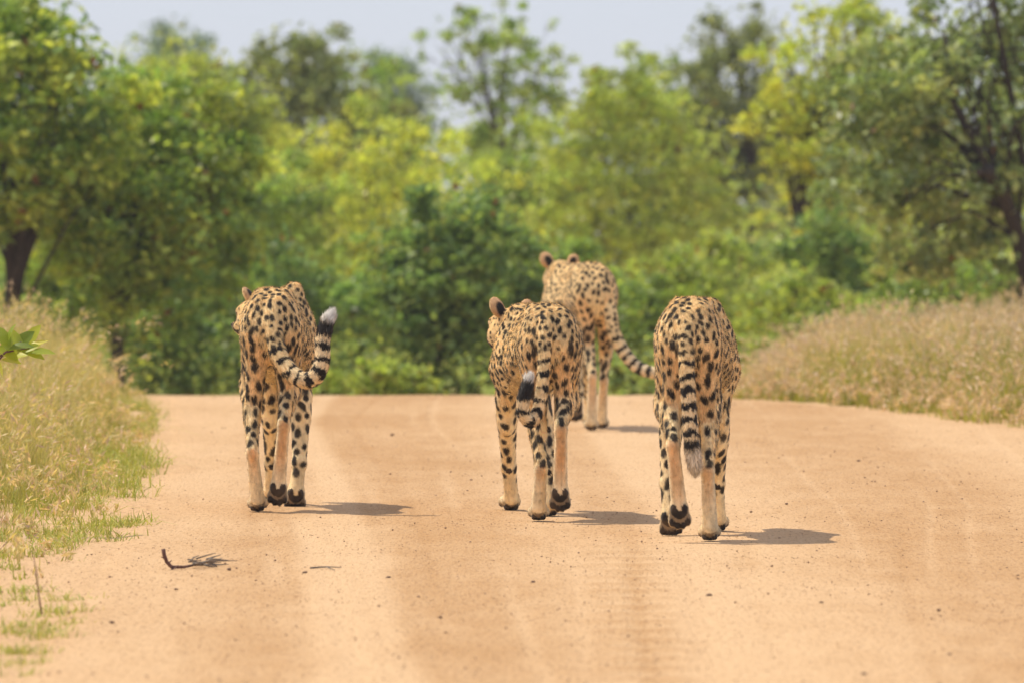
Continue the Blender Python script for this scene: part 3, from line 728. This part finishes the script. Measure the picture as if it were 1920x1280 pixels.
    def leg(spec, s, hind):
        out = []; lift = spec['lift']; xs = xc(.1 if hind else .72)
        if lift:
            A = Lp(*spec['hock']); B = Lp(*spec['ball']); T = Lp(*spec['toe'])
            f = T - B; n = np.array([0, -1., -.25])
        else:
            A = Lp(*spec['hock']); px, y = spec['foot']; B = np.array([(px - 960) * (d0 + y) / FPX - X0, y, .034])
            f = np.array([spec.get('turn', 0.), 1, -.02]); n = np.array([0, 0, -1.])
        if hind:
            Hj = np.array([s * .058, .13, z(.66)])
            K = np.array([.5 * (Hj[0] + A[0]) + s * .014, spec.get('ky', .235), spec.get('kz', .455) * hs])
            out.append(cone('thigh', Hj, K, .098, .062, .03, (1.75, 1, 1)))
            Is = np.array([s * .042, .045, z(.655)])
            M = A * .55 + K * .45
            out.append(cone('thigh', Is, M + [0, -.015, .03], .055, .030, .035, (1.15, 1, 1)))
            out.append(cone('gaskin', K, A + [0, .012, .02], .052, .023, .03, (1.25, 1, 1)))
            out.append(cone('gaskin', M + [0, -.035, .05], A + [0, -.004, .012], .026, .015, .02))
            out.append(ell('hock', A, (.021, .025, .026), k=.012))
            out.append(cone('meta', A, B + [0, 0, .02] if not lift else B, .0215, .0265, .012))
        else:
            Sj = np.array([xc(.72) + s * .078, .74, z(.56)]); E = Lp(*spec['elbow'])
            out.append(cone('upper_arm', Sj, E, .066, .045, .03, (1.4, 1, 1)))
            out.append(cone('forearm', E, A, .040, .026, .02))
            out.append(ell('forearm', E + (A - E) * .25 + [0, -.008, 0], (.034, .042, .07), k=.02))
            out.append(ell('forearm', A, (.026, .027, .03), k=.012))
            out.append(cone('fore_meta', A, B + ([0, 0, .015] if not lift else [0, 0, 0]), .0245, .027, .012))
            if lift is False: out.append(ell('pad', A + [0, -.026, -.012], (.008, .006, .008), k=.004))
        paw(out, B, f, n, lift, s, spec.get('w', 1.) * (1.06 if not hind else 1.0))
        return out
    for key, s, hind in (('HL', -1, 1), ('HR', 1, 1), ('FL', -1, 0), ('FR', 1, 0)):
        legs.append(leg(cf[key], s, hind))
    # tail
    tp = np.array([Lp(px, py, y) for px, py, y, r in cf['tail']]); tr = np.array([r for *_, r in cf['tail']]) * .92
    tt = np.linspace(0, 1, len(tp)); uu = np.linspace(0, 1, 41)
    def crom(V):
        V = V.reshape(len(tp), -1); ext = np.concatenate([2 * V[:1] - V[1:2], V, 2 * V[-1:] - V[-2:-1]]); o = []
        for u in uu * (len(tp) - 1):
            i = min(int(u), len(tp) - 2); t = u - i; a, b, c, d = ext[i:i + 4]
            o.append(.5 * (2 * b + (c - a) * t + (2 * a - 5 * b + 4 * c - d) * t * t + (3 * b - a - 3 * c + d) * t ** 3))
        return np.array(o)
    tp, tr = crom(tp), crom(tr)[:, 0]
    for i in range(40): tail.append(cone('tail', tp[i], tp[i + 1], tr[i], tr[i + 1], .008))
    tlen = np.concatenate([[0], np.cumsum(np.linalg.norm(np.diff(tp, axis=0), axis=1))])
    # ---- field
    h = cf.get('h', .0055)
    allp = body + sum(legs, []) + tail
    lo = np.min([q.lo for q in allp], 0) - .03; hi = np.max([q.hi for q in allp], 0) + .03
    lo = np.minimum(lo, [-.16, -.05, -.02]); hi = np.maximum(hi, [.16, .9, z(.86)])
    n = np.ceil((hi - lo) / h).astype(int) + 1
    ax = [lo[i] + h * np.arange(n[i]) for i in range(3)]
    def region(prims, m=.06):
        a = np.min([q.lo for q in prims], 0) - m; b = np.max([q.hi for q in prims], 0) + m
        i0 = np.clip(((a - lo) / h).astype(int), 0, n - 1); i1 = np.clip(((b - lo) / h).astype(int) + 1, 1, n)
        return tuple(slice(i0[i], i1[i]) for i in range(3))
    def pts(sl):
        g = np.meshgrid(*[ax[i][sl[i]] for i in range(3)], indexing='ij'); return np.stack(g, -1).reshape(-1, 3)
    full = (slice(None),) * 3
    F = np.full(n, .5, np.float64)
    slt = tuple(slice(*np.clip(((np.array(b) - lo[i]) / h).astype(int), 0, n[i])) for i, b in enumerate(((-.3, .3), (-.08, .95), (.35, .95))))
    pp = pts(slt); F[slt] = np.minimum(F[slt], trunk(pp).reshape(F[slt].shape))
    def accum(F, prims):
        for q in prims:
            sl = region([q], .03 + q.k); pp = pts(sl); sh = F[sl].shape
            F[sl] = smin(F[sl], q.ev(pp).reshape(sh), q.k)
        return F
    accum(F, body)
    for lg in legs:
        G_ = np.full(n, .5); accum(G_, lg)
        sl = region(lg, .06); Z = ax[2][sl[2]][None, None, :]
        k = .003 + .037 * sstep(z(.38), z(.56), Z)
        F[sl] = smin(F[sl], G_[sl], k)
    G_ = np.full(n, .5); accum(G_, tail); sl = region(tail, .06)
    pp = pts(sl); k = (.003 + .035 * np.exp(-(np.linalg.norm(pp - tp[0], axis=1) / .07) ** 2)).reshape(F[sl].shape)
    F[sl] = smin(F[sl], G_[sl], k)
    V, Q = surface_nets(F, lo, h)
    V[:, 2] = np.maximum(V[:, 2], .0005)
    # ---- normals, groups
    fn = np.cross(V[Q[:, 2]] - V[Q[:, 0]], V[Q[:, 3]] - V[Q[:, 1]])
    N = np.zeros_like(V)
    for i in range(4): np.add.at(N, Q[:, i], fn)
    N /= np.linalg.norm(N, axis=1)[:, None] + 1e-12
    names = ['trunk', 'rump', 'shoulder', 'neck', 'head', 'chin', 'nose', 'ear', 'thigh', 'gaskin', 'hock', 'meta', 'upper_arm', 'forearm', 'fore_meta', 'paw', 'pad', 'tail']
    D = {g: np.full(len(V), 1.) for g in names}; D['trunk'] = trunk(V)
    for q in allp:
        m = np.all((V > q.lo - .03) & (V < q.hi + .03), axis=1)
        if m.any(): D[q.grp][m] = np.minimum(D[q.grp][m], q.ev(V[m]))
    DA = np.stack([D[g] for g in names]); DA[names.index('pad')] -= .0012
    gi = np.argmin(DA, 0); isg = lambda *gs: np.isin(gi, [names.index(g) for g in gs])
    soft = lambda g, w=.008: sstep(w, -w * .3, D[g] - np.min(DA, 0))
    # ---- coat
    n1 = noise(V * 26 + cf['seed']); n2 = noise(V * 95 + 9); n3 = noise(V * 9 + 5 + cf['seed'])
    tawny = np.array([.64, .385, .16]); side = np.array([.78, .55, .29]); cream = np.array([.82, .67, .46]); rust = np.array([.56, .26, .095])
    C = np.tile(side, (len(V), 1))
    def mixin(c, f): C[:] = C * (1 - f[:, None]) + np.asarray(c) * f[:, None]
    top = sstep(.25, .85, N[:, 2]) * sstep(z(.55), z(.72), V[:, 2]); mixin(tawny, top * .75)
    mixin(cream, sstep(-.15, -.75, N[:, 2]) * isg('trunk', 'shoulder', 'neck', 'upper_arm') * .9)
    sgn = np.sign(V[:, 0] - xc(V[:, 1]))
    inner = sstep(.1, .7, -N[:, 0] * sgn)
    mixin(cream, inner * isg('thigh', 'gaskin', 'upper_arm', 'forearm') * .6)
    mixin(cream, isg('gaskin', 'forearm', 'fore_meta') * .30)
    mixin((.72, .46, .25), isg('rump', 'thigh') * sstep(-.2, -.9, N[:, 1]) * sstep(z(.70), z(.60), V[:, 2]) * .7)
    mt = isg('meta', 'hock'); mixin((.74, .57, .37), mt * 1.)
    mixin(rust, mt * sstep(-.35, -1.0, N[:, 1]) * sstep(.06, .24, V[:, 2]) * .72 * (.7 + .6 * n3))
    mixin((.64, .49, .31), isg('paw') * 1.)
    mixin(tawny * 1.05, isg('head', 'neck') * sstep(-.3, .5, N[:, 2]) * .7)
    mixin(cream * 1.05, isg('head', 'neck', 'chin') * sstep(-.1, -.7, N[:, 2]) * .9)
    stk = noise(V * [150, 30, 70] + 3); C *= (.96 + .40 * stk)[:, None] * [.98, 1.035, 1.0]
    lg_ = isg('meta', 'hock', 'fore_meta', 'forearm', 'gaskin', 'paw'); C *= np.where(lg_, .84 + .34 * noise(V * [130, 130, 16] + 6), 1)[:, None]
    C *= (.86 + .28 * n1)[:, None] * (.93 + .14 * n2)[:, None]
    # spots: Poisson-disc scatter on the hide, elongated along the lie of the coat
    flow = np.zeros_like(V); flow[:, 1] = -1; flow[:, 2] = -.25
    low = isg('rump', 'thigh', 'gaskin', 'hock', 'meta', 'upper_arm', 'forearm', 'fore_meta', 'paw'); flow[low] = (0, -.25, -1)
    rear = (V[:, 1] < .09) & (V[:, 2] > z(.5)) & ~isg('tail'); flow[rear] = (0, -.35, -1)
    flow = flow - N * np.sum(flow * N, 1)[:, None]; flow /= np.linalg.norm(flow, axis=1)[:, None] + 1e-9
    tseg = np.argmin(np.linalg.norm(V[:, None, :] - tp[None, ::2], axis=2), 1) * 2 if len(V) < 4e6 else None
    ta = (tlen[tseg] / tlen[-1])
    step = np.where(isg('thigh', 'gaskin'), .034, np.where(isg('forearm', 'fore_meta', 'upper_arm'), .036, np.where(isg('neck'), .021, np.where(isg('head'), .017, .0248))))
    step = np.where(isg('trunk', 'rump') & (V[:, 2] > z(.76)), .0235, step) * cf.get('sp', 1.)
    okv = ~isg('meta', 'paw', 'pad', 'chin', 'nose', 'ear') & ~(isg('hock') & (N[:, 1] < .1)) & ~((N[:, 2] < -.55) & isg('trunk', 'neck'))
    okv &= ~(isg('tail') & (ta > .25)) & ~(isg('fore_meta') & (V[:, 2] < .125))
    okv &= ~(isg('thigh', 'rump', 'gaskin') & (inner > .6) & (V[:, 2] < z(.52)) & (n3 < .6))
    cand = np.where(okv)[0]; cand = r_.permutation(cand)[:9000]
    cells = {}; acc = []
    for v in cand:
        q = V[v]; s = step[v] * (.85 + .35 * r_.random()); key = tuple((q / .05).astype(int)); bad = False
        for a in (-1, 0, 1):
            for b in (-1, 0, 1):
                for c in (-1, 0, 1):
                    for w in cells.get((key[0] + a, key[1] + b, key[2] + c), ()):
                        dd = V[w] - q
                        if dd @ dd < s * s: bad = True; break
                    if bad: break
                if bad: break
            if bad: break
        if not bad: cells.setdefault(key, []).append(v); acc.append(v)
    kd = kdtree.KDTree(len(V))
    for i, q in enumerate(V): kd.insert(q, i)
    kd.balance()
    dark = np.zeros(len(V))
    wob = (noise(V * 140 + 3) - .5) * .55 + (noise(V * 60 + 8) - .5) * .5
    for v in acc:
        st = step[v]; a = st * r_.uniform(.30, .43); b = a * r_.uniform(1.05, 1.75)
        if r_.random() < .12: b *= 1.45
        tone = r_.uniform(.94, 1.)
        if names[gi[v]] == 'head': a *= .75; b *= .75
        fdir = flow[v]; sd = np.cross(N[v], fdir); an = r_.normal(0, .45)
        u = fdir * math.cos(an) + sd * math.sin(an); w = np.cross(N[v], u)
        ids = np.array([i for _, i, _ in kd.find_range(V[v], b * 1.6)])
        dl = V[ids] - V[v]; rr = np.sqrt((dl @ u / b) ** 2 + (dl @ w / a) ** 2 + (dl @ N[v] / (2.2 * a)) ** 2) + wob[ids] * .75
        dark[ids] = np.maximum(dark[ids], sstep(1.25, .74, rr) * tone)
    # tail rings and white tip
    tl = isg('tail'); s_ = tlen[tseg] + 0.
    # finer arc position
    seg = np.clip(tseg, 1, 39); tg = tp[np.minimum(seg + 1, 40)] - tp[seg - 1]; tg /= np.linalg.norm(tg, axis=1)[:, None]
    s_ = tlen[seg] + np.sum((V - tp[seg]) * tg, 1); end = tlen[-1] + tr[-1]
    rest = end - s_ + (n1 - .5) * .018
    wv = np.sin((end - s_) * 2 * math.pi / .046 + (noise(V * 40) - .5) * 3.0 + (noise(V * 110 + 5) - .5) * 1.6 + 1.2)
    ring = sstep(-.15, .25, wv + sstep(end * .3, end * .6, rest) * (noise(V * 55 + 2) - .62) * 2.6) * sstep(end * .86, end * .72, rest)
    under = sstep(-.15, -.6, N[:, 2]) * .0
    tipw = cf.get('tipw', .055); bw = cf.get('band', .05)
    mixin(cream * .98, tl * sstep(end * .75, end * .35, rest) * .55)
    dark = np.where(tl, np.maximum(dark * sstep(end * .6, end * .75, rest), ring), dark)
    dark = np.where(tl & (rest < tipw + .075), np.maximum(dark, sstep(tipw - .004, tipw + .008, rest) * sstep(tipw + bw + .01, tipw + bw, rest)), dark)
    wt = tl * sstep(tipw + .006, tipw - .008, rest); dark *= 1 - wt; mixin(cf.get('tipc', (.80, .76, .70)), wt)
    # face: tear lines, ears, nose, pads
    q = (V - hc) / hk; qs, qf, qu = np.abs(q @ hsd), q @ hf, q @ hu
    tear = isg('head', 'chin') * (qf > .05) * sstep(.006, .003, np.abs(qs - (.026 - .12 * (qf - .06)))) * (qu < .02)
    dark = np.maximum(dark, tear * .95)
    eb = isg('ear'); dark = np.where(eb, 0, dark)
    for ec, es, ef, er, kk in ears:
        q = V - ec; bk = eb * (np.linalg.norm(q, axis=1) < .06) * sstep(.1, -.3, N @ ef)
        dark = np.maximum(dark, bk * sstep(1.25, .85, np.sqrt((q @ es / (.016 * kk)) ** 2 + ((q @ er + .008) / (.024 * kk)) ** 2) + (n1 - .5) * .5))
        mixin((.60, .36, .18), bk)
    dark = np.where(isg('nose'), 1, dark)
    spotc = np.array([.016, .012, .010])
    top2 = sstep(.3, .8, N[:, 2])[:, None]
    C = C * (1 - dark[:, None]) + (spotc * (1 + .6 * n1[:, None])) * dark[:, None]
    for sc, sn in soles:
        f_ = isg('paw') * (np.linalg.norm(V - sc, axis=1) < .075) * sstep(.15, .6, N @ sn); mixin((.13, .085, .055), f_ * .8)
    pad = isg('pad') | ((V[:, 2] < .010 + .006 * n1) & isg('paw'))
    C[pad] = np.array([.022, .017, .014]) * (.7 + .8 * n2[pad])[:, None]
    dust = isg('paw', 'pad') * sstep(.3, .7, n1) * .12; mixin((.45, .29, .16), dust)
    me = mesh_np('cheetah', V, [Q], M_hide, col=C, smooth=True)
    o = add('cheetah', me, label=cf['label'], cat='cheetah', group='four cheetahs walking along the road', loc=org)
    # ---- short coat
    nh = cf.get('hairs', 120000)
    area = np.ones(len(V)); area[isg('pad', 'nose')] = 0
    kpt = np.where(area > 0)[0]; hv = kpt[r_.integers(0, len(kpt), nh)]
    jit = r_.uniform(-1, 1, (nh, 3)) * h * .6; jit -= N[hv] * np.sum(jit * N[hv], 1)[:, None]
    root = V[hv] + jit - N[hv] * .001
    ln = np.full(len(V), .0125); ln[isg('meta', 'paw', 'fore_meta', 'hock', 'forearm')] = .0065; ln[isg('head', 'ear', 'chin')] = .006
    ln[isg('neck')] = .017; ln[tl] = .011; ln = np.where(tl, ln + .012 * sstep(.22, .0, rest), ln)
    ln = np.where(isg('trunk') & (N[:, 2] < -.3), .024, ln); ln = np.where(isg('thigh', 'rump', 'gaskin') & (N[:, 1] < -.4), .014, ln)
    fl = flow.copy(); fl[tl] = tg[tl]; fl = fl - N * np.sum(fl * N, 1)[:, None]; fl /= np.linalg.norm(fl, axis=1)[:, None] + 1e-9
    dirn = fl[hv] + N[hv] * r_.uniform(.12, .5, (nh, 1)) + r_.normal(0, .16, (nh, 3)); dirn /= np.linalg.norm(dirn, axis=1)[:, None]
    sdv = np.cross(dirn, N[hv] + r_.normal(0, .5, (nh, 3))); sdv /= np.linalg.norm(sdv, axis=1)[:, None] + 1e-9
    lh = (ln[hv] * r_.uniform(.6, 1.3, nh))[:, None]; wd = .0013
    HV = np.stack([root - sdv * wd, root + sdv * wd, root + dirn * lh], 1).reshape(-1, 3)
    hcx = C[hv] * r_.uniform(.62, 1.4, (nh, 1)); HC = np.stack([hcx, hcx, hcx * 1.08 + .006], 1).reshape(-1, 3)
    fm = mesh_np('fur', HV, [np.arange(3 * nh).reshape(nh, 3)], M_fur, col=HC, smooth=True)
    hn = np.repeat(unit_rows(N[hv] * 1. + r_.normal(0, .25, (nh, 3))), 3, 0)
    fm.normals_split_custom_set(hn.astype(np.float32).tolist())
    add('fur', fm, o, kind='stuff')
    for s in (-1, 1):
        e = bpy.data.objects.new('eye', EYE); COL.objects.link(e); e.parent = o
        e.location = Vector(Hp(s * .031, .060, .014)); e.scale = (.0125,) * 3
    return o
def unit_rows(a): return a / (np.linalg.norm(a, axis=1)[:, None] + 1e-9)
def eye_mesh():
    m, N, L = newmat('amber_eye'); b = N('ShaderNodeBsdfPrincipled'); b.inputs['Base Color'].default_value = (.16, .06, .012, 1); b.inputs['Roughness'].default_value = .08
    o = N('ShaderNodeOutputMaterial'); L(b.outputs[0], o.inputs[0])
    V, F = [], []
    for i in range(9):
        a = math.pi * i / 8
        for j in range(12): V.append((math.sin(a) * math.cos(j * math.pi / 6), math.sin(a) * math.sin(j * math.pi / 6), math.cos(a)))
    for i in range(8):
        for j in range(12): F.append((i * 12 + j, i * 12 + (j + 1) % 12, i * 12 + 12 + (j + 1) % 12, i * 12 + 12 + j))
    return mesh_np('eye', V, [F], m, smooth=True)
EYE = eye_mesh()

def gd(py): return G(960, py)[1]                       # distance of a foot from the row where it meets the road
CH = [
 dict(seed=11, label='cheetah with tail curled up and white tip raised, walking above the broken twig', d=gd(960), rump=507, front=532, hs=1.0, scap=.03, scapL=.01,
      head=(488, 586, .99), hf=(-.80, .52, -.30), hk=1.08,
      HL=dict(lift=False, hock=(473, 850, -.02), foot=(482, .03)),
      HR=dict(lift=True, hock=(532, 797, -.03), ball=(522, 908, .0), toe=(519, 948, .02)),
      FL=dict(lift=False, elbow=(508, 745, .66), hock=(510, 868, .80), foot=(508, .84)),
      FR=dict(lift=True, elbow=(565, 745, .62), hock=(561, 868, .52), ball=(555, 918, .50), toe=(552, 952, .53)),
      tail=[(510, 575, .02, .034), (512, 610, -.02, .034), (520, 655, -.055, .033), (538, 690, -.09, .032), (568, 712, -.13, .030), (592, 705, -.15, .030), (604, 675, -.15, .028), (605, 640, -.14, .027), (612, 608, -.13, .025), (621, 590, -.12, .016)], tipw=.05),
 dict(seed=23, label='cheetah looking aside with large round ear, its banded tail flicked up between its hind legs', d=gd(977), rump=1032, front=988, hs=.945, ws=.9, sp=.92,
      head=(962, 612, .97), hf=(-.58, .80, -.20), hk=1.2, ear=(.98, .8),
      HL=dict(lift=False, hock=(1014, 882, 0.), foot=(1010, .03), ky=.22),
      HR=dict(lift=True, hock=(1052, 806, -.05), ball=(1050, 918, -.02), toe=(1050, 960, .0)),
      FL=dict(lift=False, elbow=(949, 750, .76), hock=(954, 875, .92), foot=(959, .96), turn=-.15),
      FR=dict(lift=False, elbow=(1012, 750, .62), hock=(1030, 880, .48), foot=(1030, .45)),
      tail=[(1026, 598, .02, .030), (1023, 630, -.025, .027), (1020, 680, -.055, .023), (1016, 730, -.08, .022), (1008, 772, -.10, .021), (995, 790, -.12, .021), (981, 774, -.13, .021), (982, 745, -.13, .021), (989, 722, -.12, .019), (992, 707, -.12, .013)], tipw=.034),
 dict(seed=37, label='cheetah farthest along the road, both ears up and tail swung out sideways', d=gd(808), rump=1115, front=1062, hs=1.0,
      head=(1050, 514, .98), hf=(-.22, .96, -.10), hk=1.18, ear=(1.05, .85),
      HL=dict(lift=False, hock=(1111, 708, .0), foot=(1109, .03), ky=.25),
      HR=dict(lift=False, hock=(1132, 715, .24), foot=(1128, .32), ky=.36),
      FL=dict(lift=True, elbow=(1076, 655, .68), hock=(1084, 735, .60), ball=(1081, 758, .56), toe=(1076, 792, .56)),
      FR=dict(lift=False, elbow=(1100, 660, .74), hock=(1104, 745, .92), foot=(1106, .95)),
      tail=[(1140, 565, .03, .034), (1146, 595, -.01, .034), (1152, 625, -.03, .033), (1167, 655, -.05, .032), (1188, 682, -.07, .031), (1212, 695, -.09, .030), (1240, 700, -.11, .029), (1262, 694, -.13, .027), (1275, 682, -.14, .016)], tipw=.05, h=.006, hairs=60000),
 dict(seed=53, label='cheetah with its head hidden and long banded tail hanging straight down', d=gd(1015), rump=1293, front=1313, hs=1.0,
      head=(1318, 690, 1.02), hf=(.05, .95, -.35),
      HL=dict(lift=True, hock=(1262, 836, -.07), ball=(1273, 948, -.05), toe=(1276, 996, -.03)),
      HR=dict(lift=False, hock=(1327, 884, 0.), foot=(1331, .03)),
      FL=dict(lift=True, elbow=(1259, 780, .62), hock=(1252, 905, .56), ball=(1256, 962, .52), toe=(1259, 1000, .54)),
      FR=dict(lift=False, elbow=(1346, 790, .66), hock=(1344, 905, .79), foot=(1346, .82)),
      band=.022, tipc=(.74, .65, .52), tail=[(1289, 598, .02, .034), (1288, 630, -.03, .031), (1287, 680, -.06, .027), (1290, 730, -.075, .025), (1293, 780, -.085, .024), (1295, 815, -.09, .024), (1299, 845, -.09, .024), (1302, 868, -.09, .021), (1303, 882, -.09, .012)], tipw=.092),
]
for cf in CH: cheetah(cf)
